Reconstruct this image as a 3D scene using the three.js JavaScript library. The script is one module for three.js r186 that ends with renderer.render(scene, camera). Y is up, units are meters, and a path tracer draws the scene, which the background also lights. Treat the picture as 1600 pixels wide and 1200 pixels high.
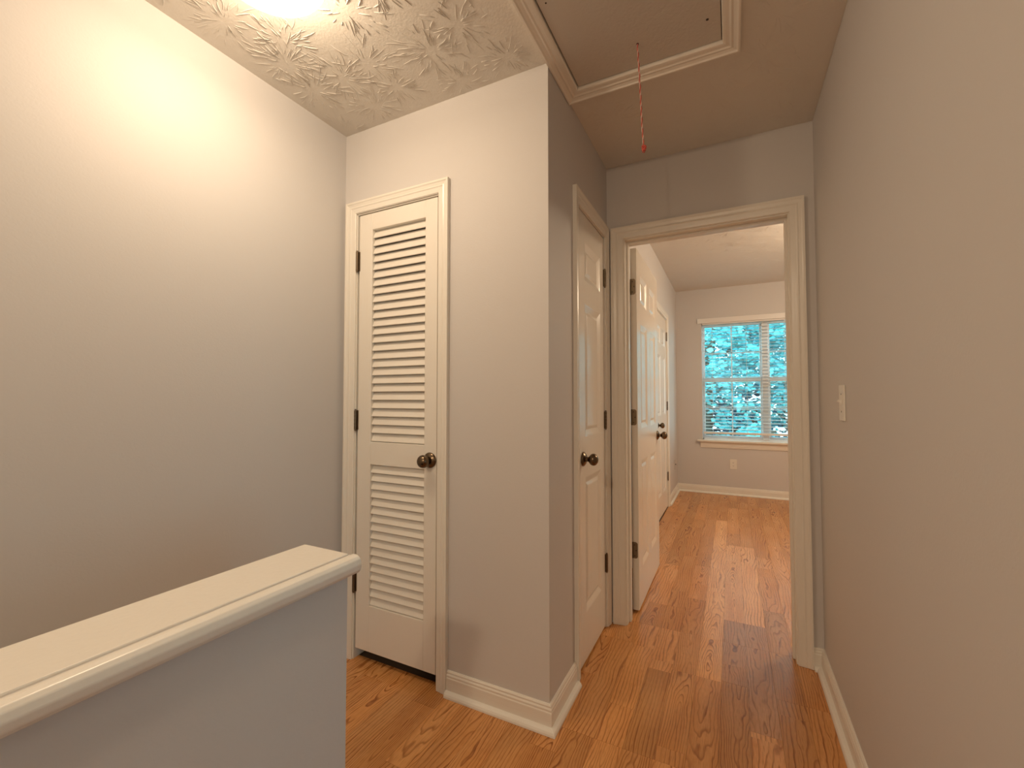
import * as THREE from 'three';
import { RectAreaLightUniformsLib } from 'three/addons/lights/RectAreaLightUniformsLib.js';
import { RoundedBoxGeometry } from 'three/addons/geometries/RoundedBoxGeometry.js';
import { mergeGeometries, mergeVertices, toCreasedNormals } from 'three/addons/utils/BufferGeometryUtils.js';

// ---------------------------------------------------------------- camera, sky, exposure
const scene = new THREE.Scene();
const camera = new THREE.PerspectiveCamera(2 * Math.atan(600 / 684.8) * 180 / Math.PI, 4 / 3, 0.05, 100);
camera.position.set(0, 1.1845, 0);
camera.rotation.order = 'YXZ';
camera.rotation.set(0.0323, 0.4649, 0);
scene.background = new THREE.Color().setRGB(0.46, 0.88, 1.0);      // overcast daylight, seen by a lens balanced for warm lamps
scene.backgroundIntensity = 4.2;
const renderer = new THREE.WebGLRenderer({ antialias: true });
renderer.toneMapping = THREE.LinearToneMapping;
renderer.toneMappingExposure = 1.09;
renderer.shadowMap.enabled = true;
renderer.shadowMap.type = THREE.PCFSoftShadowMap;
RectAreaLightUniformsLib.init();
const LAMP = { color: [1.0, 0.77, 0.53], hall: [0.86, 18.5], near: [2.1, 53], bedroom: 4.4 };   // sideways glow of the dome (cd), downward light of its face (nits); near is an added fill lamp

// ---------------------------------------------------------------- measured planes (metres)
const H = 2.44, HB = 2.57;                    // ceilings: hall, bedroom
const XL = -1.6385, XC = -0.598, XR = 0.344;  // stairwell wall, closet side wall, right wall
const ZL = -1.492, ZD = -2.3477, ZW = -6.035; // closet front, doorway wall, window wall
const XF = -0.638, XB = 2.6, ZB = 2.4;        // bedroom left and right, rear of the hall
const WT = 0.115;                             // wall thickness
const V = (x, y, z) => new THREE.Vector3(x, y, z);

function rng(seed) { let a = seed >>> 0; return () => { a = (a + 0x6D2B79F5) | 0; let t = Math.imul(a ^ (a >>> 15), 1 | a); t = (t + Math.imul(t ^ (t >>> 7), 61 | t)) ^ t; return ((t ^ (t >>> 14)) >>> 0) / 4294967296; }; }
const names = new Map();
function numbered(n) { const k = names.get(n) ?? 0; names.set(n, k + 1); return k ? n + '_' + String(k).padStart(3, '0') : n; }

// ---------------------------------------------------------------- textures
function lattice(seed, n) { const r = rng(seed), a = new Float32Array(n * n); for (let i = 0; i < a.length; i++) a[i] = r(); return a; }
function vnoise(tab, n, x, y) {                // value noise that repeats every n cells
  const xi = Math.floor(x), yi = Math.floor(y), fx = x - xi, fy = y - yi, sx = fx * fx * (3 - 2 * fx), sy = fy * fy * (3 - 2 * fy);
  const g = (i, j) => tab[(((j % n) + n) % n) * n + (((i % n) + n) % n)];
  return (g(xi, yi) * (1 - sx) + g(xi + 1, yi) * sx) * (1 - sy) + (g(xi, yi + 1) * (1 - sx) + g(xi + 1, yi + 1) * sx) * sy;
}
function dataTex(w, h, fill, color) {
  const d = new Uint8Array(w * h * 4);
  for (let y = 0; y < h; y++) for (let x = 0; x < w; x++) { const c = fill(x, y), o = (y * w + x) * 4; d[o] = c[0]; d[o + 1] = c[1]; d[o + 2] = c[2]; d[o + 3] = 255; }
  const t = new THREE.DataTexture(d, w, h); t.wrapS = t.wrapT = THREE.RepeatWrapping; t.magFilter = THREE.LinearFilter; t.minFilter = THREE.LinearMipmapLinearFilter; t.generateMipmaps = true;
  if (color) t.colorSpace = THREE.SRGBColorSpace;
  t.needsUpdate = true; return t;
}
const n64 = lattice(11, 64), n128 = lattice(12, 128);
const peel = dataTex(512, 512, (x, y) => { const v = 255 * (0.6 * vnoise(n64, 64, x / 8, y / 8) + 0.4 * vnoise(n128, 128, x / 4, y / 4)); return [v, v, v]; });
const brush = dataTex(256, 256, (x, y) => { const v = 255 * (0.7 * vnoise(n64, 64, x / 4, y / 64 * 4 / 4) + 0.3 * vnoise(n128, 128, x / 2, y / 32)); return [v, v, v]; });
function rep(t, u, v) { const c = t.clone(); c.repeat.set(u, v ?? u); c.needsUpdate = true; return c; }

function oak(seed, style) {                    // one strip of plain-sawn oak, 9.75 cm by 1.34 m
  const W = 160, L = 1340, r = rng(seed), tab = lattice(seed + 5, 64), tab2 = lattice(seed + 9, 128);
  const u0 = style === 0 ? (r() - 0.5) * 0.03 : (r() < 0.5 ? -1 : 1) * (0.05 + r() * 0.06), v0 = (r() * 1.2 - 0.1) * 1.34, sl = (0.035 + r() * 0.04) * (r() < 0.5 ? -1 : 1), sp = style === 0 ? 0.0062 + r() * 0.004 : 0.008 + r() * 0.006, dz = style === 0 ? 0.004 : 0.03;
  const base = [208, 145, 84], dark = [132, 76, 35], lite = [222, 166, 107];
  return dataTex(W, L, (x, y) => {
    const u = (x / W - 0.5) * 0.0975, v = y / L * 1.34;
    const wob = (vnoise(tab, 64, u * 26 + 7, v * 5) - 0.5) * 0.026 + (vnoise(tab2, 128, u * 70, v * 24) - 0.5) * 0.0075;
    const d = sl * (v - v0) + wob * 0.9, uu = u - u0 + (vnoise(tab, 64, 3, v * 3.1) - 0.5) * 0.02;
    const rr = Math.sqrt(uu * uu * 0.9 + d * d + dz * dz);
    let t = rr / sp + (vnoise(tab2, 128, u * 40, v * 9) - 0.5) * 0.9; t -= Math.floor(t);
    let k = t < 0.62 ? 0.12 * t : 0.07 + (t - 0.62) / 0.26 * 0.72; if (t > 0.88) k = 0.79 * (1 - (t - 0.88) / 0.12);
    k *= 0.30 + 1.0 * vnoise(tab, 64, u * 45 + 20, v * 5);
    const pore = vnoise(tab2, 128, x * 0.5, y * 0.028); const fine = vnoise(tab2, 128, x * 0.9, y * 0.06 + 31);
    k = Math.min(1, k + Math.max(0, pore - 0.66) * 1.0 + (fine - 0.5) * 0.26);
    const cloud = vnoise(tab, 64, u * 14 + 40, v * 4 + 12);
    return [0, 1, 2].map((i) => { const b = base[i] + (lite[i] - base[i]) * (cloud - 0.25); return Math.max(0, Math.min(255, b + (dark[i] - b) * k)); });
  }, true);
}
const oakTex = []; for (let i = 0; i < 9; i++) oakTex.push(oak(100 + i * 17, i % 3 === 2 ? 1 : 0));

// ---------------------------------------------------------------- materials
const D2 = THREE.DoubleSide;
const std = (c, rough, more = {}) => new THREE.MeshStandardMaterial({ color: new THREE.Color().setRGB(...c), roughness: rough, side: D2, ...more });
const M = {
  wall: std([0.61, 0.585, 0.570], 0.62, { bumpMap: rep(peel, 3.2), bumpScale: 0.00016 }),
  ceil: std([0.72, 0.68, 0.62], 0.75, { bumpMap: rep(peel, 2.6), bumpScale: 0.0004 }),
  hatch: std([0.60, 0.555, 0.50], 0.7, { bumpMap: rep(peel, 2), bumpScale: 0.0004 }),
  trim: std([0.79, 0.75, 0.68], 0.28, { bumpMap: rep(brush, 6, 2), bumpScale: 0.00025 }),
  door: std([0.80, 0.755, 0.685], 0.22, { bumpMap: rep(brush, 5, 2), bumpScale: 0.0002 }),
  cap: std([0.80, 0.765, 0.70], 0.24, { bumpMap: rep(peel, 2), bumpScale: 0.0002 }),
  bronze: std([0.16, 0.115, 0.075], 0.24, { metalness: 1.0 }),
  hinge: std([0.19, 0.145, 0.10], 0.38, { metalness: 1.0 }),
  screw: std([0.04, 0.03, 0.025], 0.5, { metalness: 0.6 }),
  plate: std([0.78, 0.75, 0.69], 0.35),
  plateDark: std([0.05, 0.04, 0.035], 0.6),
  vinyl: std([0.80, 0.80, 0.82], 0.35),
  slat: std([0.78, 0.76, 0.74], 0.4),
  cord: std([0.75, 0.72, 0.68], 0.8),
  glass: new THREE.MeshPhysicalMaterial({ color: 0xffffff, roughness: 0, transmission: 1, thickness: 0, ior: 1.5, side: D2 }),
  ropeRed: std([0.50, 0.085, 0.06], 0.8), ropeWhite: std([0.66, 0.42, 0.36], 0.8),
  fitting: std([0.72, 0.70, 0.66], 0.4),
  tread: std([0.24, 0.19, 0.145], 0.95),
  subfloor: std([0.10, 0.065, 0.04], 0.9),
  bark: std([0.10, 0.08, 0.06], 0.9),
  leafA: std([0.17, 0.57, 0.60], 0.6),
  leafB: std([0.06, 0.22, 0.34], 0.6),
  grass: std([0.06, 0.14, 0.05], 0.95),
};

// ---------------------------------------------------------------- helpers
function put(name, geo, mat, parent = scene) {
  const m = new THREE.Mesh(geo, mat); m.name = parent === scene ? numbered(name) : name; m.castShadow = m.receiveShadow = true; parent.add(m); return m;
}
function tag(o, label, category, extra = {}) { o.userData = { ...o.userData, label, category, ...extra }; return o; }
function thing(name, label, category, [x, y, z] = [0, 0, 0], extra = {}) {
  const g = new THREE.Group(); g.name = numbered(name); g.position.set(x, y, z); scene.add(g); return tag(g, label, category, extra);
}
const STRUCT = { kind: 'structure' };
function flat(g) { const n = g.index ? g.toNonIndexed() : g; n.computeVertexNormals(); return n; }
function boxUV(g) {                           // uv in metres from the dominant normal
  g = g.index ? g.toNonIndexed() : g; const p = g.attributes.position, n = g.attributes.normal, uv = new Float32Array(p.count * 2);
  for (let i = 0; i < p.count; i++) {
    const ax = Math.abs(n.getX(i)), ay = Math.abs(n.getY(i)), az = Math.abs(n.getZ(i));
    if (ax >= ay && ax >= az) { uv[2 * i] = p.getZ(i); uv[2 * i + 1] = p.getY(i); } else if (ay >= az) { uv[2 * i] = p.getX(i); uv[2 * i + 1] = p.getZ(i); } else { uv[2 * i] = p.getX(i); uv[2 * i + 1] = p.getY(i); }
  }
  g.setAttribute('uv', new THREE.BufferAttribute(uv, 2)); return g;
}
function bx(x0, x1, y0, y1, z0, z1) { const g = new THREE.BoxGeometry(Math.abs(x1 - x0), Math.abs(y1 - y0), Math.abs(z1 - z0)); g.translate((x0 + x1) / 2, (y0 + y1) / 2, (z0 + z1) / 2); return boxUV(g); }
function rbx(x0, x1, y0, y1, z0, z1, r = 0.002, s = 1) { const g = new RoundedBoxGeometry(Math.abs(x1 - x0), Math.abs(y1 - y0), Math.abs(z1 - z0), s, r); g.translate((x0 + x1) / 2, (y0 + y1) / 2, (z0 + z1) / 2); return boxUV(g); }
const join = (...gs) => mergeGeometries(gs.map((g) => (g.index ? g.toNonIndexed() : g)));
// A moulding: the profile (u across, d out of the wall) runs from A to B; the ends are mitred by mu*u + md*d.
function moulding(prof, A, B, U, Dn, [mu0, md0] = [0, 0], [mu1, md1] = [0, 0]) {
  const dir = B.clone().sub(A).normalize(), n = prof.length, a = [], b = [], pos = [], uv = [];
  for (const [u, d] of prof) {
    const off = U.clone().multiplyScalar(u).add(Dn.clone().multiplyScalar(d));
    a.push(A.clone().add(off).addScaledVector(dir, mu0 * u + md0 * d)); b.push(B.clone().add(off).addScaledVector(dir, mu1 * u + md1 * d));
  }
  const flip = U.clone().cross(Dn).dot(dir) < 0; let run = 0;
  const tri = (p, q, r, tp, tq, tr) => { const l = flip ? [[p, tp], [r, tr], [q, tq]] : [[p, tp], [q, tq], [r, tr]]; for (const [w, t] of l) { pos.push(w.x, w.y, w.z); uv.push(t[0], t[1]); } };
  const L = A.distanceTo(B);
  for (let i = 0; i < n; i++) {
    const j = (i + 1) % n, e = Math.hypot(prof[j][0] - prof[i][0], prof[j][1] - prof[i][1]);
    const t0 = [run, 0], t1 = [run + e, 0], t2 = [run + e, L], t3 = [run, L]; run += e;
    tri(a[i], a[j], b[j], t0, t1, t2); tri(a[i], b[j], b[i], t0, t2, t3);
  }
  const sh = prof.map(([u, d]) => new THREE.Vector2(u, d));
  for (const f of THREE.ShapeUtils.triangulateShape(sh, [])) {
    tri(a[f[0]], a[f[2]], a[f[1]], prof[f[0]], prof[f[2]], prof[f[1]]); tri(b[f[0]], b[f[1]], b[f[2]], prof[f[0]], prof[f[1]], prof[f[2]]);
  }
  const g = new THREE.BufferGeometry(); g.setAttribute('position', new THREE.Float32BufferAttribute(pos, 3)); g.setAttribute('uv', new THREE.Float32BufferAttribute(uv, 2)); g.computeVertexNormals(); return g;
}
// A wall as an extruded outline; notches are door openings from the bottom, holes are windows. Plane: 'z' walls run in x, 'x' walls run in z.
function wallGeo(axis, at, thick, a0, a1, y0, y1, notches = [], holes = []) {
  const s = new THREE.Shape(); s.moveTo(a0, y0);
  for (const [p, q, t] of notches) { s.lineTo(p, y0); s.lineTo(p, t); s.lineTo(q, t); s.lineTo(q, y0); }
  s.lineTo(a1, y0); s.lineTo(a1, y1); s.lineTo(a0, y1); s.lineTo(a0, y0);
  for (const [p, q, b, t] of holes) { const h = new THREE.Path(); h.moveTo(p, b); h.lineTo(p, t); h.lineTo(q, t); h.lineTo(q, b); h.lineTo(p, b); s.holes.push(h); }
  const g = new THREE.ExtrudeGeometry(s, { depth: Math.abs(thick), bevelEnabled: false });
  if (axis === 'z') g.translate(0, 0, thick < 0 ? at + thick : at);
  else { g.applyMatrix4(new THREE.Matrix4().set(0, 0, 1, thick < 0 ? at + thick : at, 0, 1, 0, 0, 1, 0, 0, 0, 0, 0, 0, 1)); const ix = g.index; if (!ix) { const p = g.attributes.position; for (let i = 0; i < p.count; i += 3) for (const at2 of ['position', 'normal', 'uv']) { const q = g.attributes[at2], k = q.itemSize; for (let c = 0; c < k; c++) { const t = q.array[(i + 1) * k + c]; q.array[(i + 1) * k + c] = q.array[(i + 2) * k + c]; q.array[(i + 2) * k + c] = t; } } } g.computeVertexNormals(); }
  return boxUV(g);
}
const struct = (name, geo, mat, label, category) => tag(put(name, geo, mat), label, category, STRUCT);

// ---------------------------------------------------------------- floor: two-strip oak boards
{
  const floor = thing('floor', 'honey oak laminate floor of long narrow strips running into the bedroom', 'floor', [0, 0, 0], STRUCT);
  put('subfloor', join(bx(XL, XR + WT, -0.20, -0.010, ZD - WT, -0.70), bx(-0.857, XR + WT, -0.20, -0.010, -0.70, ZB), bx(XL - WT, XB + WT, -0.20, -0.010, ZW - 0.15, ZD - WT)), M.subfloor, floor);
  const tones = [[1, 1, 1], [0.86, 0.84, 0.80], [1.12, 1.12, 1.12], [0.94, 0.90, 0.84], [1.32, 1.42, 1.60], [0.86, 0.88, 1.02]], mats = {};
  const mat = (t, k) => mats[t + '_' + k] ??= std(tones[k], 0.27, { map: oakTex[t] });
  const R = rng(41), rowW = 0.195, x00 = -0.056, len = 1.34, strip = rowW / 2;
  const ends = { '-2': -2.675, '-1': -2.06, 0: -2.641, 1: -2.045, '-3': -2.2 };
  const pieces = [], rest = [];
  for (let row = -9; row <= 14; row++) {
    const rx = x00 + row * rowW; let e = ends[row] ?? -2.1 - R() * 1.3; while (e < ZB) e += len;
    for (; e > ZW; e -= len) for (let s = 0; s < 2; s++) {
      const cuts = [0, 0.25 + R() * 0.5, 1];
      for (let c = 0; c < 2; c++) pieces.push([rx + s * strip, rx + (s + 1) * strip, e - len * cuts[c + 1], e - len * cuts[c], row, s, cuts[c]]);
    }
  }
  const areas = [[XC - 0.036, XR, ZD - WT * 0.5, ZL - 0.036], [XL, XR, ZL - 0.036, -0.70], [-0.743, XR, -0.70, ZB], [XF, XB, ZW, ZD - WT * 0.5]];
  for (const [x0, x1, z0, z1, row, s, cut] of pieces) for (const [ax0, ax1, az0, az1] of areas) {
    const a = Math.max(x0, ax0), b = Math.min(x1, ax1), c = Math.max(z0, az0), d = Math.min(z1, az1);
    if (b - a < 0.004 || d - c < 0.01) continue;
    let k = Math.floor(R() * 4), t = Math.floor(R() * oakTex.length);
    const zm = (c + d) / 2;
    if (row === -1 && s === 1 && zm < -2.06 && zm > -4.8) k = 4;  // pale cool tone puts window glare into the colour of these strips
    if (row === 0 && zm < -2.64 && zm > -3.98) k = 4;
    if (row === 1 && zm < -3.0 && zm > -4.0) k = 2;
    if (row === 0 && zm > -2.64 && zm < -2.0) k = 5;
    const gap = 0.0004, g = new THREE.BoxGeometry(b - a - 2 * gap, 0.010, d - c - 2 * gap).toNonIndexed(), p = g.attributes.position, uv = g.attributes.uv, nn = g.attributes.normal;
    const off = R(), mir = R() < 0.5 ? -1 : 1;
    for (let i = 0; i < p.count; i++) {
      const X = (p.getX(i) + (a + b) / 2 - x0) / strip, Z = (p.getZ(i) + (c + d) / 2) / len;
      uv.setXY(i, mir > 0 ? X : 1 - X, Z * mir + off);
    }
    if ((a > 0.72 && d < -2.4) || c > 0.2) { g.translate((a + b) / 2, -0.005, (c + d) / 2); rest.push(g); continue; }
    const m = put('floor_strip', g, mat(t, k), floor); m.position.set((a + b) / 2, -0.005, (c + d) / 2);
  }
  put('floor_strips', mergeGeometries(rest), mat(0, 0), floor).userData.kind = 'stuff';
}

// ---------------------------------------------------------------- ceilings with the stomped plaster ridges
const HX0 = -0.54, HX1 = -0.012, HZ0 = -1.672, HZ1 = -0.30;      // attic hatch opening
function stomps(seed, x0, x1, z0, z1, y, step, hgt, skip) {
  const R = rng(seed), pos = [], idx = [];
  for (let gx = x0 + step / 2; gx < x1; gx += step) for (let gz = z0 + step / 2; gz < z1; gz += step) {
    const cx = gx + (R() - 0.5) * step * 0.7, cz = gz + (R() - 0.5) * step * 0.7, n = 52 + Math.floor(R() * 26), rad = step * (0.52 + R() * 0.20), k0 = 0.75 + R() * 0.5;
    for (let i = 0; i < n; i++) {
      const th = R() * Math.PI * 2, r0 = rad * (0.14 + 0.62 * R()), ln = rad * (0.12 + 0.40 * R()), lean = (R() - 0.5) * 0.6, bend = (R() - 0.5) * 0.9, wd = 0.0012 + R() * 0.0014, h = hgt * (0.5 + R() * 0.8) * k0;
      let px = cx + Math.cos(th) * r0, pz = cz + Math.sin(th) * r0, dir = th + lean; const N = 5, base = pos.length / 3; let ok = true; const pts = [];
      for (let j = 0; j < N; j++) { pts.push([px, pz, dir]); px += Math.cos(dir) * ln / (N - 1); pz += Math.sin(dir) * ln / (N - 1); dir += bend / (N - 1); if (px < x0 + 0.004 || px > x1 - 0.004 || pz < z0 + 0.004 || pz > z1 - 0.004 || skip?.(px, pz)) ok = false; }
      if (!ok || skip?.(pts[0][0], pts[0][1]) || pts[0][0] < x0 || pts[0][0] > x1 || pts[0][1] < z0 || pts[0][1] > z1) continue;
      pts.forEach(([qx, qz, qd], j) => { const t = Math.sin(Math.PI * (0.12 + 0.76 * j / (N - 1))), w = wd * t, nx = -Math.sin(qd), nz = Math.cos(qd); pos.push(qx + nx * w, y + 0.0004, qz + nz * w, qx, y - h * t, qz, qx - nx * w, y + 0.0004, qz - nz * w); });
      for (let j = 0; j < N - 1; j++) for (let s = 0; s < 2; s++) { const a = base + j * 3 + s, b = a + 1, c = a + 3, d = a + 4; idx.push(a, b, c, b, d, c); }
    }
  }
  const g = new THREE.BufferGeometry(); g.setAttribute('position', new THREE.Float32BufferAttribute(pos, 3)); g.setIndex(idx); g.computeVertexNormals();
  g.setAttribute('uv', new THREE.Float32BufferAttribute(new Float32Array(pos.length / 3 * 2), 2)); return g;
}
{
  const c = thing('ceiling', 'hall ceiling with stomped plaster texture around the attic hatch', 'ceiling', [0, 0, 0], STRUCT);
  const T = H + 0.12;
  put('plaster', join(bx(XL - WT, HX0, H, T, ZD, ZB + WT), bx(HX1, XR + WT, H, T, ZD, ZB + WT), bx(HX0, HX1, H, T, ZD, HZ0), bx(HX0, HX1, H, T, HZ1, ZB + WT), bx(HX0, HX1, H + 0.06, T, HZ0, HZ1)), M.ceil, c);
  const inHatch = (x, z) => x > HX0 - 0.075 && x < HX1 + 0.075 && z > HZ0 - 0.075 && z < HZ1 + 0.075;
  const r1 = put('plaster_ridges', stomps(7, XL, XR, ZL, 1.2, H, 0.195, 0.0021, (x, z) => inHatch(x, z) || x > XC - 0.01), M.ceil, c); r1.userData.kind = 'stuff';
  const r2 = put('plaster_ridges', stomps(9, XC, XR, ZD, 1.2, H, 0.225, 0.0013, inHatch), M.ceil, c); r2.userData.kind = 'stuff';
  const b = thing('ceiling_bedroom', 'bedroom ceiling seen through the open doorway', 'ceiling', [0, 0, 0], STRUCT);
  put('plaster', bx(XF - WT, XB + WT, HB, HB + 0.12, ZW - 0.15, ZD - WT + 0.001), M.ceil, b);
  const r3 = put('plaster_ridges', stomps(15, XF, XB, ZW, ZD - WT, HB, 0.24, 0.0009), M.ceil, b); r3.userData.kind = 'stuff';
}

// ---------------------------------------------------------------- walls
const LD = { x0: -1.556, x1: -1.096, top: 2.052 };               // rough openings
const CD = { z0: -2.284, z1: -1.830, top: 2.044 };
const BD = { x0: -0.502, x1: 0.242, top: 2.037 };
const BC = { z0: -5.062, z1: -4.288, top: 2.052 };
const WN = { x0: -0.335, x1: 1.065, y0: 0.640, y1: 2.150 };
struct('wall_left', wallGeo('x', XL, -WT, ZD - WT, ZB + WT, -2.8, H + 0.12), M.wall, 'long grey wall rising from the stairwell under the ceiling lamp', 'wall');
struct('wall_closet_front', wallGeo('z', ZL, -WT, XL, XC, 0, H, [[LD.x0 - 0.015, LD.x1 + 0.015, LD.top + 0.015]]), M.wall, 'grey wall around the louvered closet door', 'wall');
struct('wall_closet_side', wallGeo('x', XC, -WT, ZD, ZL - WT, 0, H, [[CD.z0 - 0.015, CD.z1 + 0.015, CD.top + 0.015]]), M.wall, 'narrow grey hall wall around the panelled closet door', 'wall');
struct('wall_doorway', wallGeo('z', ZD, -WT, XL, XB + WT, 0, HB + 0.12, [[BD.x0 - 0.015, BD.x1 + 0.015, BD.top + 0.015]]), M.wall, 'grey wall around the open bedroom doorway', 'wall');
const SD = { z0: -0.560, z1: 0.180, top: 2.037 }, SX = 3.3, SZ0 = -1.5, SZ1 = 2.4;      // side room opposite the half wall
struct('wall_right', wallGeo('x', XR, WT, ZD, ZB + WT, 0, H + 0.12, [[SD.z0 - 0.015, SD.z1 + 0.015, SD.top + 0.015]]), M.wall, 'long plain grey hall wall with the light switch', 'wall');
struct('wall_rear', wallGeo('z', ZB, WT, XL, XR, -2.8, H), M.wall, 'plain grey end wall of the hall', 'wall');
struct('wall_bedroom_left', join(wallGeo('x', XF, -0.06, ZW, ZD - WT, 0, HB, [[BC.z0 - 0.015, BC.z1 + 0.015, BC.top + 0.015]]), wallGeo('x', XF - 0.06, -0.06, ZW, ZD - WT, 0, HB)), M.wall, 'grey bedroom wall around the far panelled door', 'wall');
struct('wall_window', wallGeo('z', ZW, -0.15, XF - WT, XB + WT, -0.2, HB + 0.12, [], [[WN.x0, WN.x1, WN.y0, WN.y1]]), M.wall, 'grey bedroom wall around the window', 'wall');
struct('wall_bedroom_right', wallGeo('x', XB, WT, ZW, ZD - WT, -0.2, HB + 0.12), M.wall, 'plain grey far side wall of the bedroom', 'wall');
struct('wall_stair_lower', join(bx(-0.857, -0.743, -2.8, -0.2, -0.70, ZB), bx(XL, -0.857, -2.8, -0.2, -0.80, -0.70)), M.wall, 'grey stairwell wall below the hall floor', 'wall');

struct('wall_side_room_near', wallGeo('z', SZ1, WT, XR + WT, SX, -0.2, H), M.wall, 'plain grey wall at the near end of the side room', 'wall');
struct('wall_side_room_far', wallGeo('z', SZ0, -WT, XR + WT, SX, -0.2, H), M.wall, 'plain grey wall at the far end of the side room', 'wall');
struct('wall_side_room_window', wallGeo('x', SX, WT, SZ0 - WT, SZ1 + WT, -0.2, H + 0.12, [], [[0.30, 1.95, 0.70, 2.13]]), M.wall, 'grey outer wall around the side room window', 'wall');
struct('ceiling_side_room', bx(XR + WT, SX + WT, H, H + 0.12, SZ0 - WT, SZ1 + WT), M.ceil, 'plain ceiling of the side room', 'ceiling');
struct('floor_side_room', bx(XR + WT * 0.5, SX + WT, -0.2, -0.001, SZ0 - WT, SZ1 + WT), M.tread, 'beige carpet floor of the side room', 'floor');

// half wall beside the stairs
{
  const g = thing('wall_half', 'waist-high grey half wall with a white painted cap beside the stairs', 'half wall', [0, 0, 0], STRUCT);
  put('wall_core', bx(-0.857, -0.743, -0.2, 0.828, -0.694, ZB), M.wall, g);
  put('cap_board', rbx(-0.8815, -0.7435, 0.828, 0.850, -0.697, ZB, 0.003, 2), M.cap, g);
  put('caulk_joint', bx(-0.7440, -0.7355, 0.826, 0.8462, -0.700, ZB), M.wall, g).userData.label = 'grey paint line between cap and nosing';
  const nose = []; nose.push([0, 0]); for (let i = 0; i <= 16; i++) { const t = -Math.PI / 2 + Math.PI * i / 16; nose.push([0.008 + 0.0165 * Math.cos(t), 0.0195 + 0.0195 * Math.sin(t)]); } nose.push([0, 0.039]);
  const round = (g) => { g.deleteAttribute('normal'); return toCreasedNormals(g, 0.5); };
  put('nosing', round(moulding(nose, V(-0.7360, 0.8095, ZB), V(-0.7360, 0.8095, -0.703), V(1, 0, 0), V(0, 1, 0))), M.cap, g);
  put('nosing', round(moulding(nose, V(-0.8580, 0.789, ZB), V(-0.8580, 0.789, -0.703), V(-1, 0, 0), V(0, 1, 0))), M.cap, g);
}
{
  const g = thing('staircase', 'stairs descending behind the half wall', 'stairs', [0, 0, 0], STRUCT);
  for (let i = 0; i < 12; i++) { const y = -0.2 * (i + 1), z = -0.70 + 0.25 * i; put('stair_tread', rbx(XL + 0.001, -0.858, y - 0.2, y, z, z + 0.26, 0.008), M.tread, g); }
  put('lower_floor', bx(XL, -0.857, -2.8, -2.6, -0.7, ZB), M.tread, g);
}

// ---------------------------------------------------------------- casings, jambs and baseboards
const CP = (w, t = 0.018) => [[0, 0], [w, 0], [w, t], [w * 0.86, t], [w * 0.78, t * 0.86], [w * 0.60, t * 0.74], [w * 0.50, t * 0.80], [w * 0.42, t * 0.66], [w * 0.20, t * 0.60], [w * 0.06, t * 0.55], [0, t * 0.36]];
function casing(name, label, axis, at, out, a0, a1, top, w0, w1, wt, depth, jambSide = 0.005) {   // a0/a1 inner edges of the casing
  const g = thing(name, label, 'door trim', [0, 0, 0], STRUCT), P = axis === 'z' ? (a, y) => V(a, y, at) : (a, y) => V(at, y, a), A = axis === 'z' ? V(1, 0, 0) : V(0, 0, 1), Dn = axis === 'z' ? V(0, 0, out) : V(out, 0, 0);
  put('side_casing', moulding(CP(w0), P(a0, 0.001), P(a0, top), A.clone().negate(), Dn, [0, 0], [wt / w0, 0]), M.trim, g);
  put('side_casing', moulding(CP(w1), P(a1, 0.001), P(a1, top), A.clone(), Dn, [0, 0], [wt / w1, 0]), M.trim, g);
  put('head_casing', moulding(CP(wt), P(a0, top), P(a1, top), V(0, 1, 0), Dn, [-w0 / wt, 0], [w1 / wt, 0]), M.trim, g);
  const j = jambSide, box = (p, q, y0, y1, d0, d1) => axis === 'z' ? bx(p, q, y0, y1, at + out * d0, at + out * d1) : bx(at + out * d0, at + out * d1, y0, y1, p, q);
  put('jamb', box(a0 - 0.0145, a0 + j, 0.001, top - j, -depth, 0), M.trim, g);
  put('jamb', box(a1 - j, a1 + 0.0145, 0.001, top - j, -depth, 0), M.trim, g);
  put('head_jamb', box(a0 - 0.0145, a1 + 0.0145, top - j, top + 0.0145, -depth, 0), M.trim, g);
  return { g, box };
}
casing('trim_1', 'white moulded casing around the louvered closet door', 'z', ZL, 1, -1.561, -1.091, 2.046, 0.057, 0.054, 0.054, WT);
casing('trim_2', 'white moulded casing around the three-panel hall closet door', 'x', XC, 1, -2.287, -1.826, 2.042, 0.042, 0.054, 0.058, WT);
{
  const { g, box } = casing('trim_3', 'cream moulded casing around the open bedroom doorway', 'z', ZD, 1, -0.508, 0.246, 2.036, 0.066, 0.058, 0.064, WT);
  // door stops
  put('door_stop', box(-0.503, -0.493, 0.001, 2.031, -0.075, -0.042), M.trim, g);
  put('door_stop', box(0.231, 0.241, 0.001, 2.031, -0.075, -0.042), M.trim, g);
  put('door_stop', box(-0.493, 0.231, 2.021, 2.031, -0.075, -0.042), M.trim, g);
  const zb = ZD - WT;
  put('side_casing', moulding(CP(0.057), V(0.246, 0.001, zb), V(0.246, 2.036, zb), V(1, 0, 0), V(0, 0, -1), [0, 0], [1, 0]), M.trim, g);
  put('side_casing', moulding(CP(0.057), V(-0.508, 0.001, zb), V(-0.508, 2.036, zb), V(-1, 0, 0), V(0, 0, -1), [0, 0], [1, 0]), M.trim, g);
  put('head_casing', moulding(CP(0.057), V(-0.508, 2.036, zb), V(0.246, 2.036, zb), V(0, 1, 0), V(0, 0, -1), [-1, 0], [1, 0]), M.trim, g);
}
casing('trim_4', 'white casing around the far panelled door in the bedroom', 'x', XF, 1, -5.068, -4.282, 2.050, 0.057, 0.057, 0.057, 0.058);

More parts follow.
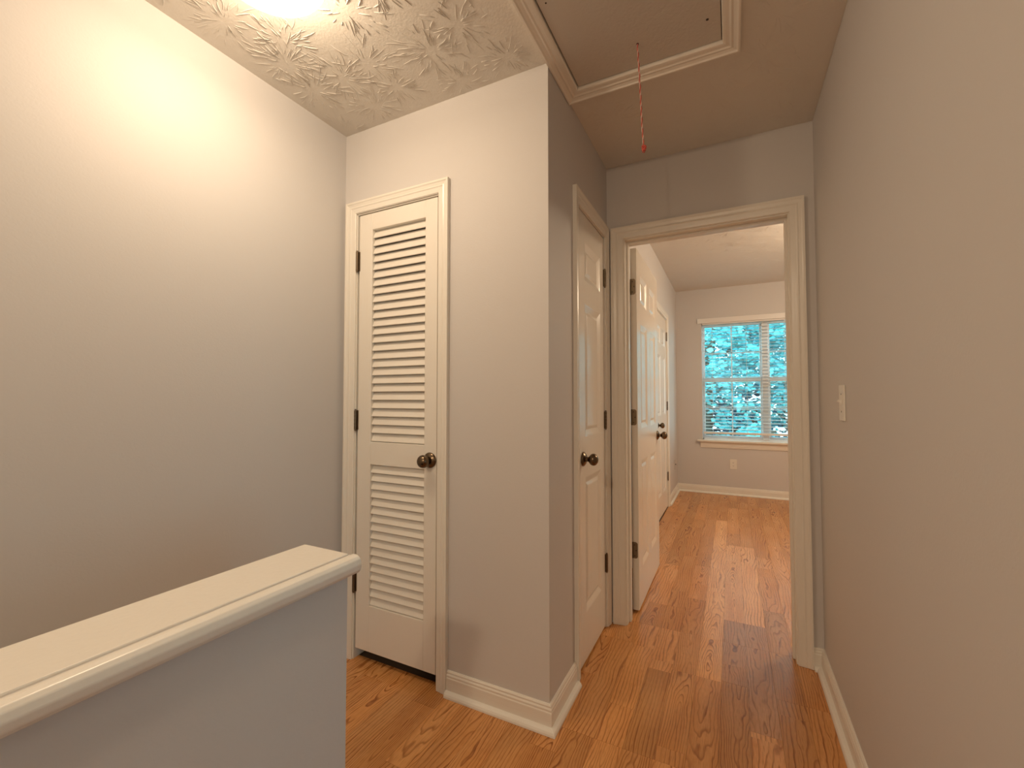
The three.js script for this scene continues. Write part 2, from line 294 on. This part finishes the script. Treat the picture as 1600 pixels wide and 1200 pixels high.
casing('trim_5', 'white casing around the side doorway opposite the half wall', 'x', XR, -1, -0.566, 0.186, 2.036, 0.057, 0.057, 0.057, WT);
const BP = [[0, 0], [0.094, 0], [0.094, 0.005], [0.089, 0.0085], [0.083, 0.008], [0.078, 0.0115], [0.071, 0.011], [0.067, 0.013], [0, 0.013]];
const SP = [[0, 0.012], [0.0, 0.031], [0.007, 0.0305], [0.014, 0.027], [0.019, 0.021], [0.0215, 0.0125]].map(([u, d]) => [u, d]).reverse();
function baseboard(name, label, A, B, Dn, m0 = [0, 0], m1 = [0, 0]) {
  const g = thing(name, label, 'baseboard', [0, 0, 0], STRUCT), up = V(0, 1, 0);
  put('board', moulding(BP, A, B, up, Dn, m0, m1), M.trim, g);
  put('shoe_moulding', moulding(SP, A, B, up, Dn, m0, m1), M.cap, g);
}
baseboard('baseboard_closet_front', 'white baseboard between the louvered door and the outside corner', V(-1.037, 0.0005, ZL), V(XC, 0.0005, ZL), V(0, 0, 1), [0, 0], [0, 1]);
baseboard('baseboard_closet_side', 'short white baseboard on the hall side of the outside corner', V(XC, 0.0005, ZL), V(XC, 0.0005, -1.771), V(1, 0, 0), [0, -1], [0, 0]);
baseboard('baseboard_right', 'long white baseboard below the light switch', V(XR, 0.0005, -0.624), V(XR, 0.0005, ZD), V(-1, 0, 0), [0, 0], [0, -1]);
baseboard('baseboard_doorway', 'tiny white baseboard piece beside the bedroom door casing', V(0.3045, 0.0005, ZD), V(XR, 0.0005, ZD), V(0, 0, 1), [0, 0], [0, -1]);
baseboard('baseboard_window', 'white baseboard below the bedroom window', V(XF, 0.0005, ZW), V(XB, 0.0005, ZW), V(0, 0, 1), [0, 1], [0, -1]);
baseboard('baseboard_bedroom_left', 'white baseboard between the far bedroom door and the window wall', V(XF, 0.0005, -5.126), V(XF, 0.0005, ZW), V(1, 0, 0), [0, 0], [0, -1]);

// ---------------------------------------------------------------- hardware
const lathe = (pts, seg = 28) => new THREE.LatheGeometry(pts.map(([r, y]) => new THREE.Vector2(r, y)), seg);
const knobRose = lathe([[0.0005, 0], [0.0320, 0], [0.0325, 0.003], [0.0300, 0.006], [0.0290, 0.007], [0.0255, 0.010], [0.0235, 0.0105], [0.0200, 0.014], [0.0150, 0.015], [0.0005, 0.015]]);
const knobBall = (() => { const p = [[0.0115, 0.013], [0.0105, 0.020], [0.0110, 0.026]]; for (let i = 0; i <= 16; i++) { const t = -1.05 + (Math.PI / 2 + 1.05) * i / 16; p.push([Math.max(0.0004, 0.0268 * Math.cos(t)), 0.0475 + 0.0215 * Math.sin(t)]); } return lathe(p, 32); })();
function knob(parent, at, axis) {              // axis: outward direction
  const k = new THREE.Group(); k.name = 'door_knob'; k.position.copy(at); k.quaternion.setFromUnitVectors(V(0, 1, 0), axis); parent.add(k);
  put('rose', knobRose, M.bronze, k); put('knob_ball', knobBall, M.bronze, k); k.userData.label = 'round aged bronze door knob'; return k;
}
function hinge(parent, at, out, side, open) {  // barrel at 'at'; out = towards viewer side, side = along the wall
  const h = new THREE.Group(); h.name = 'hinge'; h.position.copy(at); parent.add(h); h.userData.label = 'bronze butt hinge';
  const seg = [];
  for (let i = 0; i < 5; i++) { const c = new THREE.CylinderGeometry(0.0062, 0.0062, 0.0172, 12); c.translate(0, (i - 2) * 0.0178, 0); seg.push(c); }
  for (const s of [-1, 1]) { const c = new THREE.CylinderGeometry(0.0045, 0.0045, 0.005, 10); c.translate(0, s * 0.0475, 0); seg.push(c); }
  put('barrel', join(...seg), M.hinge, h);
  if (!open) for (const s of [-1, 1]) {
    const o = side.clone().multiplyScalar(s * 0.006).addScaledVector(out, -0.006), e = side.clone().multiplyScalar(s * 0.010).addScaledVector(out, -0.0065);
    const hw = V(Math.abs(side.x) * 0.012 + Math.abs(out.x) * 0.004, 0.089, Math.abs(side.z) * 0.012 + Math.abs(out.z) * 0.004);
    const b = new THREE.BoxGeometry(hw.x || 0.004, hw.y, hw.z || 0.004); b.translate(o.x, 0, o.z); put('leaf_plate', boxUV(b), M.hinge, h);
  }
  return h;
}

// ---------------------------------------------------------------- door 1: louvered closet door
{
  const d = thing('door_1', 'narrow white louvered closet door with a bronze knob', 'door', [0, 0, 0], STRUCT);
  const x0 = -1.5475, x1 = -1.1005, y0 = 0.052, y1 = 2.037, zf = ZL - 0.002, zb = zf - 0.034, lx0 = -1.467, lx1 = -1.165, r = 0.0025;
  put('stile', rbx(x0, lx0, y0, y1, zb, zf, r), M.door, d); put('stile', rbx(lx1, x1, y0, y1, zb, zf, r), M.door, d);
  const rail = (a, b) => put('rail', rbx(lx0 - 0.001, lx1 + 0.001, a, b, zb, zf - 0.0002, r), M.door, d);
  rail(y0, 0.255); rail(0.884, 0.987); rail(1.960, y1);
  const sl = new RoundedBoxGeometry(lx1 - lx0 + 0.002, 0.0062, 0.0435, 2, 0.003); boxUV(sl);
  const run = (a, b, n) => { for (let i = 0; i < n; i++) { const m = put('louver_slat', sl, M.door, d); m.position.set((lx0 + lx1) / 2, a + (i + 0.5) * (b - a) / n, zf - 0.0165); m.rotation.x = 1.13; } };
  run(0.258, 0.884, 17); run(0.990, 1.960, 26);
  knob(d, V(-1.133, 0.925, zf), V(0, 0, 1));
  for (const y of [1.822, 1.084, 0.350]) hinge(d, V(-1.5535, y, ZL + 0.0055), V(0, 0, 1), V(1, 0, 0));
}

// ---------------------------------------------------------------- panelled doors
// A moulded panel in local (a across, y up, d out): nested rectangles at insets with depths.
function panelGeo(w, h, back) {
  const rings = [[0, 0], [0.005, -0.0012], [0.027, -0.0090], [0.031, -0.0095], [0.043, -0.0050], [0.047, -0.0042]], pos = [];
  const rect = ([i, d]) => [[-w / 2 + i, -h / 2 + i, d], [w / 2 - i, -h / 2 + i, d], [w / 2 - i, h / 2 - i, d], [-w / 2 + i, h / 2 - i, d]];
  for (let k = 0; k < rings.length - 1; k++) { const A = rect(rings[k]), B = rect(rings[k + 1]); for (let i = 0; i < 4; i++) { const j = (i + 1) % 4; pos.push(...A[i], ...A[j], ...B[j], ...A[i], ...B[j], ...B[i]); } }
  const C = rect(rings[rings.length - 1]); pos.push(...C[0], ...C[1], ...C[2], ...C[0], ...C[2], ...C[3]);
  const front = new THREE.BufferGeometry(); front.setAttribute('position', new THREE.Float32BufferAttribute(pos, 3)); front.computeVertexNormals(); front.setAttribute('uv', new THREE.Float32BufferAttribute(new Float32Array(pos.length / 3 * 2), 2)); boxUV(front);
  const rear = front.clone(); rear.rotateY(Math.PI); rear.translate(0, 0, -back);
  return mergeGeometries([front, rear]);
}
function panelDoor(name, label, pos, turn, w, cols, y0, y1) {    // local: x 0..w from the hinge edge, front face at z = 0, body behind
  const d = thing(name, label, 'door', pos, STRUCT); d.rotation.y = turn;
  const t = 0.035, rows = [[0.218, 0.825], [1.008, 1.618], [1.728, 1.906]], r = 0.0015, ca = cols.flat();
  const box = (n, a, b, c, e) => put(n, rbx(a, b, c, e, -t, 0, r), M.door, d);
  box('stile', 0, ca[0], y0, y1); box('stile', ca[ca.length - 1], w, y0, y1);
  const rails = [y0, ...rows.flat(), y1];
  for (let i = 0; i < rails.length; i += 2) put('rail', bx(ca[0] - 0.001, ca[ca.length - 1] + 0.001, rails[i], rails[i + 1], -t + 0.0002, -0.0002), M.door, d);
  if (cols.length === 2) for (const [a, b] of rows) put('mullion', bx(cols[0][1], cols[1][0], a - 0.001, b + 0.001, -t + 0.0002, -0.0002), M.door, d);
  for (const [a, b] of cols) for (const [c, e] of rows) { const p = put('panel', panelGeo(b - a, e - c, t), M.door, d); p.position.set((a + b) / 2, (c + e) / 2, -0.0002); }
  return d;
}
{ // door 2: hall closet, faces +x; hinge edge at the far end
  const d = panelDoor('door_2', 'narrow white three-panel closet door with a bronze knob', [XC - 0.002, 0, -2.2775], -Math.PI / 2 + Math.PI, 0.4425, [[0.1085, 0.3665]], 0.012, 2.033);
  // local x runs along -z after the turn; keep the hinge edge at the far end
  d.position.z = -1.836; 
  knob(d, V(0.070, 0.912, 0), V(0, 0, 1));
  for (const y of [1.82, 1.07, 0.33]) hinge(d, V(0.4455, y, 0.0065), V(0, 0, 1), V(1, 0, 0));
}
{ // door 3: bedroom door standing open, hall face towards +x
  const d = panelDoor('door_3', 'white six-panel bedroom door standing open with hinges on its edge', [-0.473, 0, -2.512], Math.PI / 2, 0.755, [[0.112, 0.325], [0.432, 0.645]], 0.012, 2.036);
  knob(d, V(0.700, 0.925, 0), V(0, 0, 1)); knob(d, V(0.700, 0.925, -0.035), V(0, 0, -1));
  for (const y of [1.816, 1.077, 0.339]) {
    const h = hinge(d, V(-0.014, y, -0.042), V(0, 0, 1), V(1, 0, 0), true);
    const s = new THREE.Shape(), a = 0.030, b = 0.089, c = 0.012; s.moveTo(0, 0); s.lineTo(a - c, 0); s.absarc(a - c, c, c, -Math.PI / 2, 0, false); s.lineTo(a, b - c); s.absarc(a - c, b - c, c, 0, Math.PI / 2, false); s.lineTo(0, b); s.lineTo(0, 0);
    const lg = new THREE.ExtrudeGeometry(s, { depth: 0.002, bevelEnabled: false }); lg.translate(0, -b / 2, 0); lg.rotateY(-Math.PI / 2);
    const leaf = put('leaf_plate', lg, M.hinge, h); leaf.position.set(0.0140, 0, 0.006);
    const s2 = new THREE.CylinderGeometry(0.0035, 0.0035, 0.001, 10); s2.rotateZ(Math.PI / 2);
    for (const [q, yy] of [[0.014, 0.030], [0.022, 0], [0.014, -0.030]]) { const m = put('screw', s2, M.screw, h); m.position.set(0.0115, yy, 0.006 + q); }
    const arm = put('leaf_plate', boxUV(new THREE.BoxGeometry(0.012, 0.089, 0.003)), M.hinge, h); arm.position.set(0.008, 0, 0.001);
  }
}
{ // door 4: bedroom closet in the left wall
  const d = panelDoor('door_4', 'white six-panel closet door in the bedroom wall near the window', [XF - 0.002, 0, -4.2905], Math.PI / 2, 0.769, [[0.115, 0.330], [0.439, 0.654]], 0.012, 2.042);
  knob(d, V(0.070, 0.925, 0), V(0, 0, 1));
  for (const y of [1.86, 1.10, 0.335]) hinge(d, V(0.7725, y, 0.0065), V(0, 0, 1), V(1, 0, 0));
}

// ---------------------------------------------------------------- attic hatch and its pull cord
{
  const g = thing('attic_hatch', 'attic stair hatch panel framed in white moulding on the hall ceiling', 'hatch');
  put('panel', bx(HX0 + 0.004, HX1 - 0.003, H + 0.003, H + 0.015, HZ0 + 0.003, HZ1 - 0.003), M.hatch, g);
  const P = [[0, 0], [0.056, 0], [0.056, 0.020], [0.050, 0.020], [0.045, 0.016], [0.034, 0.0125], [0.028, 0.0135], [0.022, 0.0105], [0.010, 0.010], [0.003, 0.009], [0, 0.006]];
  const dn = V(0, -1, 0), y = H;
  const cx0 = HX0, cx1 = HX1, cz0 = HZ0, cz1 = HZ1;
  put('frame_moulding', moulding(P, V(cx0, y, cz1), V(cx0, y, cz0), V(-1, 0, 0), dn, [-1, 0], [1, 0]), M.trim, g);
  put('frame_moulding', moulding(P, V(cx0, y, cz0), V(cx1, y, cz0), V(0, 0, -1), dn, [-1, 0], [1, 0]), M.trim, g);
  put('frame_moulding', moulding(P, V(cx1, y, cz0), V(cx1, y, cz1), V(1, 0, 0), dn, [-1, 0], [1, 0]), M.trim, g);
  put('frame_moulding', moulding(P, V(cx1, y, cz1), V(cx0, y, cz1), V(0, 0, 1), dn, [-1, 0], [1, 0]), M.trim, g);
  const hole = new THREE.CylinderGeometry(0.0045, 0.0045, 0.0012, 14), small = new THREE.CylinderGeometry(0.0028, 0.0028, 0.0012, 12);
  for (const [x, z, q] of [[-0.055, -1.558, hole], [-0.512, -1.261, small], [-0.282, -1.557, hole]]) { const m = put('screw_hole', q, M.plateDark, g); m.position.set(x, H + 0.0026, z); }
}
{
  const g = thing('pull_cord', 'red and white attic pull cord hanging from the ceiling hatch', 'cord', [-0.282, H + 0.002, -1.557]);
  const c = (t) => V(0.020 * Math.pow(t, 1.3) + 0.002 * Math.sin(t * 5), -0.378 * t, 0.003 * Math.sin(t * 4));
  for (let s = 0; s < 2; s++) {
    const pts = []; for (let i = 0; i <= 120; i++) { const t = i / 120, a = t * 60 + s * Math.PI; pts.push(c(t).add(V(Math.cos(a) * 0.0016, 0, Math.sin(a) * 0.0016))); }
    put('strand', new THREE.TubeGeometry(new THREE.CatmullRomCurve3(pts), 240, 0.0017, 6), s ? M.ropeWhite : M.ropeRed, g);
  }
  const e = c(1); const k = put('knot', new THREE.TorusKnotGeometry(0.0046, 0.0024, 60, 8, 2, 3), M.ropeRed, g); k.position.copy(e); k.scale.y = 1.3;
  for (const [dx, dz, l] of [[0.005, 0.001, 0.013], [-0.003, 0.002, 0.018], [0.001, -0.003, 0.016]]) put('frayed_end', new THREE.TubeGeometry(new THREE.CatmullRomCurve3([e.clone(), e.clone().add(V(dx * 0.7, -l * 0.5, dz)), e.clone().add(V(dx, -l, dz * 1.4))]), 8, 0.0020, 6), M.ropeRed, g);
}

// ---------------------------------------------------------------- ceiling lamps
function domeLamp(label, [x, y, z], [side, down], R) {
  const g = thing('ceiling_light', label, 'ceiling light', [x, y, z]);
  put('base_plate', lathe([[0.001, -0.0005], [R * 0.90, -0.0005], [R * 0.90, -0.012], [0.001, -0.012]], 48), M.fitting, g);
  const p = [[R * 0.94, -0.004], [R, -0.014]]; for (let i = 0; i <= 14; i++) { const t = Math.PI / 2 * i / 14; p.push([Math.max(0.0005, R * Math.cos(t)), -0.022 - 0.070 * Math.sin(t)]); }
  const col = new THREE.Color().setRGB(...LAMP.color);
  put('lamp_dome', lathe(p, 48), new THREE.MeshStandardMaterial({ color: 0xffffff, roughness: 0.4, emissive: col, emissiveIntensity: 2.2, side: D2 }), g);
  const l = new THREE.PointLight(col, side, 0, 2); l.name = 'lamp_bulb'; l.position.set(0, -0.060, 0); l.castShadow = true; l.shadow.radius = 2.0; l.shadow.mapSize.set(2048, 2048); l.shadow.bias = -0.002; g.add(l);
  const f = new THREE.RectAreaLight(col, down, R * 1.7, R * 1.7); f.name = 'lamp_face'; f.position.set(0, -0.095, 0); f.rotation.x = -Math.PI / 2; g.add(f);
  return g;
}
domeLamp('glowing white dome ceiling light above the stairwell', [-1.165, H, -0.765], LAMP.hall, 0.16);
{
  const g = thing('pendant_light', 'glowing white globe light hanging from the bedroom ceiling', 'pendant light', [1.25, HB, -3.95]);
  put('canopy', lathe([[0.001, -0.0005], [0.065, -0.0005], [0.065, -0.012], [0.030, -0.030], [0.001, -0.030]], 32), M.fitting, g);
  put('rod', new THREE.CylinderGeometry(0.007, 0.007, 0.17, 12).translate(0, -0.110, 0), M.fitting, g);
  put('socket_cap', new THREE.CylinderGeometry(0.040, 0.045, 0.030, 24).translate(0, -0.205, 0), M.fitting, g);
  const col = new THREE.Color().setRGB(...LAMP.color);
  put('lamp_globe', new THREE.SphereGeometry(0.12, 32, 20).translate(0, -0.335, 0), new THREE.MeshStandardMaterial({ color: 0xffffff, roughness: 0.4, emissive: col, emissiveIntensity: 2.2, side: D2 }), g);
  const l = new THREE.PointLight(col, LAMP.bedroom, 0, 2); l.name = 'lamp_bulb'; l.position.set(0, -0.335, 0); l.castShadow = true; l.shadow.radius = 5.0; l.shadow.mapSize.set(2048, 2048); l.shadow.bias = -0.002; g.add(l);
}
domeLamp('added white dome fill light, out of view at the near end of the hall', [-0.25, H, 1.5], LAMP.near, 0.16);  // unseen lamp added behind the camera to fill the hall

// ---------------------------------------------------------------- switch, outlet, cable plate
{
  const g = thing('light_switch', 'cream toggle light switch on the long right hall wall', 'switch', [XR, 1.168, -1.868]);
  put('cover_plate', rbx(-0.006, 0, -0.062, 0.062, -0.037, 0.037, 0.0025, 2), M.plate, g);
  put('toggle_collar', rbx(-0.0075, -0.004, -0.013, 0.013, -0.006, 0.006, 0.001), M.plate, g);
  const t = put('toggle', rbx(-0.013, 0, -0.004, 0.004, -0.0035, 0.0035, 0.001), M.plate, g); t.position.set(-0.005, 0.002, 0); t.rotation.z = -0.5;
  const s = new THREE.CylinderGeometry(0.003, 0.003, 0.001, 12); s.rotateZ(Math.PI / 2);
  for (const y of [0.030, -0.030]) { const m = put('screw', s, M.screw, g); m.position.set(-0.0062, y, 0); }
}
{
  const g = thing('wall_outlet', 'cream duplex outlet on the wall below the bedroom window', 'outlet', [0.004, 0.375, ZW]);
  put('cover_plate', rbx(-0.039, 0.039, -0.060, 0.060, 0, 0.006, 0.0025, 2), M.plate, g);
  for (const y of [0.020, -0.020]) {
    const c = new THREE.CylinderGeometry(0.0165, 0.0165, 0.002, 20); c.rotateX(Math.PI / 2); const m = put('receptacle', c, M.plate, g); m.position.set(0, y, 0.0065);
    for (const [x, h] of [[-0.006, 0.009], [0.006, 0.007]]) { const q = put('slot', boxUV(new THREE.BoxGeometry(0.0022, h, 0.001)), M.plateDark, m); q.position.set(x, 0.003, 0.0012); }
    const o = new THREE.CylinderGeometry(0.0024, 0.0024, 0.001, 10); o.rotateX(Math.PI / 2); const q = put('ground_slot', o, M.plateDark, m); q.position.set(0, -0.007, 0.0012);
  }
}
{
  const g = thing('cable_plate', 'grey painted cable plate low on the bedroom wall beside the window corner', 'wall plate', [XF, 0.375, -5.72]);
  put('cover_plate', rbx(0, 0.006, -0.058, 0.058, -0.036, 0.036, 0.002, 2), M.wall, g);
  const c = new THREE.CylinderGeometry(0.0055, 0.0055, 0.012, 12); c.rotateZ(Math.PI / 2); c.translate(0.010, 0, 0); put('connector', c, M.screw, g);
}

// ---------------------------------------------------------------- bedroom window and blind
{
  const w = thing('window_1', 'white double window with grilles looking onto trees', 'window', [0, 0, 0], STRUCT);
  const zo = ZW - 0.132, zi = ZW - 0.075, fx = [WN.x0, 0.320, 0.408, WN.x1];
  put('frame', join(bx(WN.x0, WN.x0 + 0.012, WN.y0, WN.y1, zo, zi + 0.01), bx(WN.x1 - 0.012, WN.x1, WN.y0, WN.y1, zo, zi + 0.01), bx(WN.x0, WN.x1, WN.y1 - 0.03, WN.y1, zo, zi + 0.01), bx(WN.x0, WN.x1, WN.y0, WN.y0 + 0.045, zo, zi + 0.01)), M.vinyl, w);
  put('centre_mullion', rbx(0.330, 0.396, WN.y0 + 0.04, WN.y1 - 0.03, zo, zi + 0.02, 0.003), M.vinyl, w);
  for (const [a, b] of [[WN.x0 + 0.012, 0.330], [0.396, WN.x1 - 0.012]]) {
    for (const [c, e, z] of [[1.388, WN.y1 - 0.03, zo + 0.004], [WN.y0 + 0.045, 1.440, zo + 0.028]]) {
      const s = new THREE.Group(); s.name = 'sash'; w.add(s); const f = 0.020, t = 0.024;
      put('sash_frame', join(bx(a, a + f, c, e, z, z + t), bx(b - f, b, c, e, z, z + t), bx(a + f, b - f, c, c + f + 0.012, z, z + t), bx(a + f, b - f, e - f - 0.012, e, z, z + t)), M.vinyl, s);
      put('pane', bx(a + f - 0.004, b - f + 0.004, c + f, e - f, z + 0.009, z + 0.013), M.glass, s);
      const mx = (a + b) / 2, my = (c + e) / 2;
      put('grille_bar', bx(mx - 0.007, mx + 0.007, c + f, e - f, z + 0.014, z + 0.020), M.vinyl, s);
      put('grille_bar', bx(a + f, b - f, my - 0.007, my + 0.007, z + 0.014, z + 0.020), M.vinyl, s);
    }
  }
  const st = [[0, 0], [0.0, 0.022], [0.016, 0.028], [0.022, 0.022], [0.022, 0]].map(([u, d]) => [u, d]);
  put('window_stool', join(rbx(-0.398, 1.128, 0.640, 0.664, ZW, ZW + 0.045, 0.006, 2), bx(WN.x0 + 0.001, WN.x1 - 0.001, 0.6405, 0.664, zi + 0.01, ZW + 0.002)), M.trim, w);
  put('apron', moulding([[0, 0], [0.072, 0], [0.072, 0.024], [0.060, 0.022], [0.045, 0.015], [0.020, 0.012], [0, 0.009]], V(-0.362, 0.567, ZW), V(1.092, 0.567, ZW), V(0, 1, 0), V(0, 0, 1)), M.trim, w);
}
{
  const w = thing('window_2', 'white double-hung window in the side room', 'window', [0, 0, 0], STRUCT), a = SX + 0.04, b = SX + 0.09, z0 = 0.30, z1 = 1.95, y0 = 0.70, y1 = 2.13;
  put('frame', join(bx(a, b, y0, y1, z0, z0 + 0.04), bx(a, b, y0, y1, z1 - 0.04, z1), bx(a, b, y0, y0 + 0.05, z0, z1), bx(a, b, y1 - 0.04, y1, z0, z1), bx(a, b, y0, y1, 1.085, 1.165)), M.vinyl, w);
  put('meeting_rail', bx(a + 0.005, b - 0.005, 1.40, 1.45, z0 + 0.04, z1 - 0.04), M.vinyl, w);
  for (const [p, q] of [[z0 + 0.04, 1.085], [1.165, z1 - 0.04]]) put('pane', bx(a + 0.022, a + 0.026, y0 + 0.05, y1 - 0.04, p, q), M.glass, w);
  put('window_stool', rbx(SX - 0.045, a, y0 - 0.024, y0, z0 - 0.06, z1 + 0.06, 0.005), M.trim, w);
}
{
  const g = thing('window_blind', 'white horizontal slat blind lowered over the bedroom window with open slats', 'blind', [0.365, 0, ZW - 0.022]);
  const hw = 0.692;
  put('valance', rbx(-0.750, 0.750, 2.128, 2.192, 0.022, 0.036, 0.004, 2), M.slat, g);
  put('head_rail', bx(-hw, hw, 2.110, 2.148, -0.025, 0.018), M.slat, g);
  const sg = boxUV(new RoundedBoxGeometry(hw * 2, 0.0030, 0.048, 1, 0.0012));
  for (let y = 0.800; y < 2.105; y += 0.0405) { const s = put('blind_slat', sg, M.slat, g); s.position.set(0, y, 0); s.rotation.x = 0.07; }
  put('bottom_rail', rbx(-hw, hw, 0.738, 0.764, -0.025, 0.025, 0.003, 2), M.slat, g);
  for (const x of [-0.58, -0.20, 0.20, 0.58]) for (const z of [-0.0255, 0.0255]) put('ladder_cord', bx(x - 0.0011, x + 0.0011, 0.76, 2.112, z - 0.0011, z + 0.0011), M.cord, g);
  for (const x of [-0.52, -0.12, 0.30]) put('cord_tassel', lathe([[0.001, 0.735], [0.009, 0.735], [0.008, 0.752], [0.003, 0.764], [0.001, 0.764]], 12).translate(x, 0, 0.030), M.cord, g);
}

// ---------------------------------------------------------------- trees and ground outside
{
  tag(put('ground', bx(-12, 14, -3.2, -3.0, -30, ZW - 0.4), M.grass), 'grassy ground below the trees outside the window', 'ground', STRUCT);
  const leaf = (() => { const p = [[0, 0, 0], [0.5, 0.03, 0.35], [0.38, 0.06, 0.75], [0, 0, 1.15], [-0.38, 0.06, 0.75], [-0.5, 0.03, 0.35]], g = new THREE.BufferGeometry(); g.setAttribute('position', new THREE.Float32BufferAttribute(p.flat(), 3)); g.setIndex([0, 1, 2, 0, 2, 3, 0, 3, 4, 0, 4, 5]); g.computeVertexNormals(); g.setAttribute('uv', new THREE.Float32BufferAttribute(p.map(([x, , z]) => [x + 0.5, z]).flat(), 2)); return g; })();
  function tree(seed, label, [x, z], rx, ry, cy, n, mat, size) {
    const R = rng(seed), t = thing('tree', label, 'tree', [x, -3.0, z], { group: 'trees outside the bedroom window' });
    const tr = [V(0, 0, 0), V(0.1, 1.6, 0.05), V(-0.05, 3.0, -0.05), V(0.05, cy + 3 + ry * 0.5, 0)];
    put('trunk', new THREE.TubeGeometry(new THREE.CatmullRomCurve3(tr), 20, 0.13, 8), M.bark, t);
    for (let i = 0; i < 7; i++) { const a = R() * 6.28, h = 2 + R() * (cy + ry * 0.4 + 0.6), e = V(Math.cos(a) * rx * 0.75, h + 0.9, Math.sin(a) * rx * 0.75); put('branch', new THREE.TubeGeometry(new THREE.CatmullRomCurve3([V(0, h, 0), V(e.x * 0.5, h + 0.6, e.z * 0.5), e]), 10, 0.035, 6), M.bark, t); }
    const im = new THREE.InstancedMesh(leaf, mat, n), o = new THREE.Object3D(), cl = [], c = new THREE.Color(); im.name = 'foliage'; im.userData.kind = 'stuff'; im.castShadow = im.receiveShadow = true;
    for (let i = 0; i < 150; i++) { const a = R() * 6.28, b = Math.acos(2 * R() - 1), q = Math.cbrt(R()); cl.push([Math.cos(a) * Math.sin(b) * rx * q, cy + 3 + Math.cos(b) * ry * q, Math.sin(a) * Math.sin(b) * rx * q, 0.22 + R() * 0.25]); }
    for (let i = 0; i < n; i++) {
      const k = cl[Math.floor(R() * cl.length)], a = R() * 6.28, b = Math.acos(2 * R() - 1), q = Math.sqrt(R()) * k[3];
      o.position.set(k[0] + Math.cos(a) * Math.sin(b) * q * 1.3, k[1] + Math.cos(b) * q * 0.7, k[2] + Math.sin(a) * Math.sin(b) * q * 1.3); o.rotation.set((R() - 0.5) * 1.6, R() * 6.28, (R() - 0.5) * 1.2); o.scale.setScalar(size * (0.7 + R() * 0.7)); o.updateMatrix(); im.setMatrixAt(i, o.matrix);
      const s = 0.6 + R() * 0.8; im.setColorAt(i, c.setRGB(s * (0.85 + R() * 0.3), s, s * (0.9 + R() * 0.2)));
    }
    t.add(im);
  }
  tree(201, 'leafy tree close to the bedroom window', [-0.5, -11.6], 1.9, 2.4, 1.9, 9000, M.leafA, 0.095);
  tree(202, 'leafy tree with a wide bright crown beyond the window mullion', [2.1, -12.2], 1.9, 2.4, 2.4, 9000, M.leafA, 0.095);
  tree(203, 'darker bushy tree low behind the other trees', [-2.0, -13.6], 2.4, 2.0, 0.4, 5200, M.leafB, 0.13);
  tree(204, 'darker tree filling the low right part of the window view', [1.6, -14.0], 2.6, 2.0, -0.2, 5200, M.leafB, 0.13);
  tree(205, 'tall tree behind the leafy tree near the window', [-1.2, -15.0], 2.6, 3.0, 3.4, 5200, M.leafA, 0.13);
  tree(206, 'tall tree far behind the low dark tree', [2.6, -16.0], 2.8, 3.0, 3.6, 5200, M.leafA, 0.13);
}

scene.traverse((o) => { if (o.isMesh) { o.castShadow = true; o.receiveShadow = true; } });
renderer.render(scene, camera);
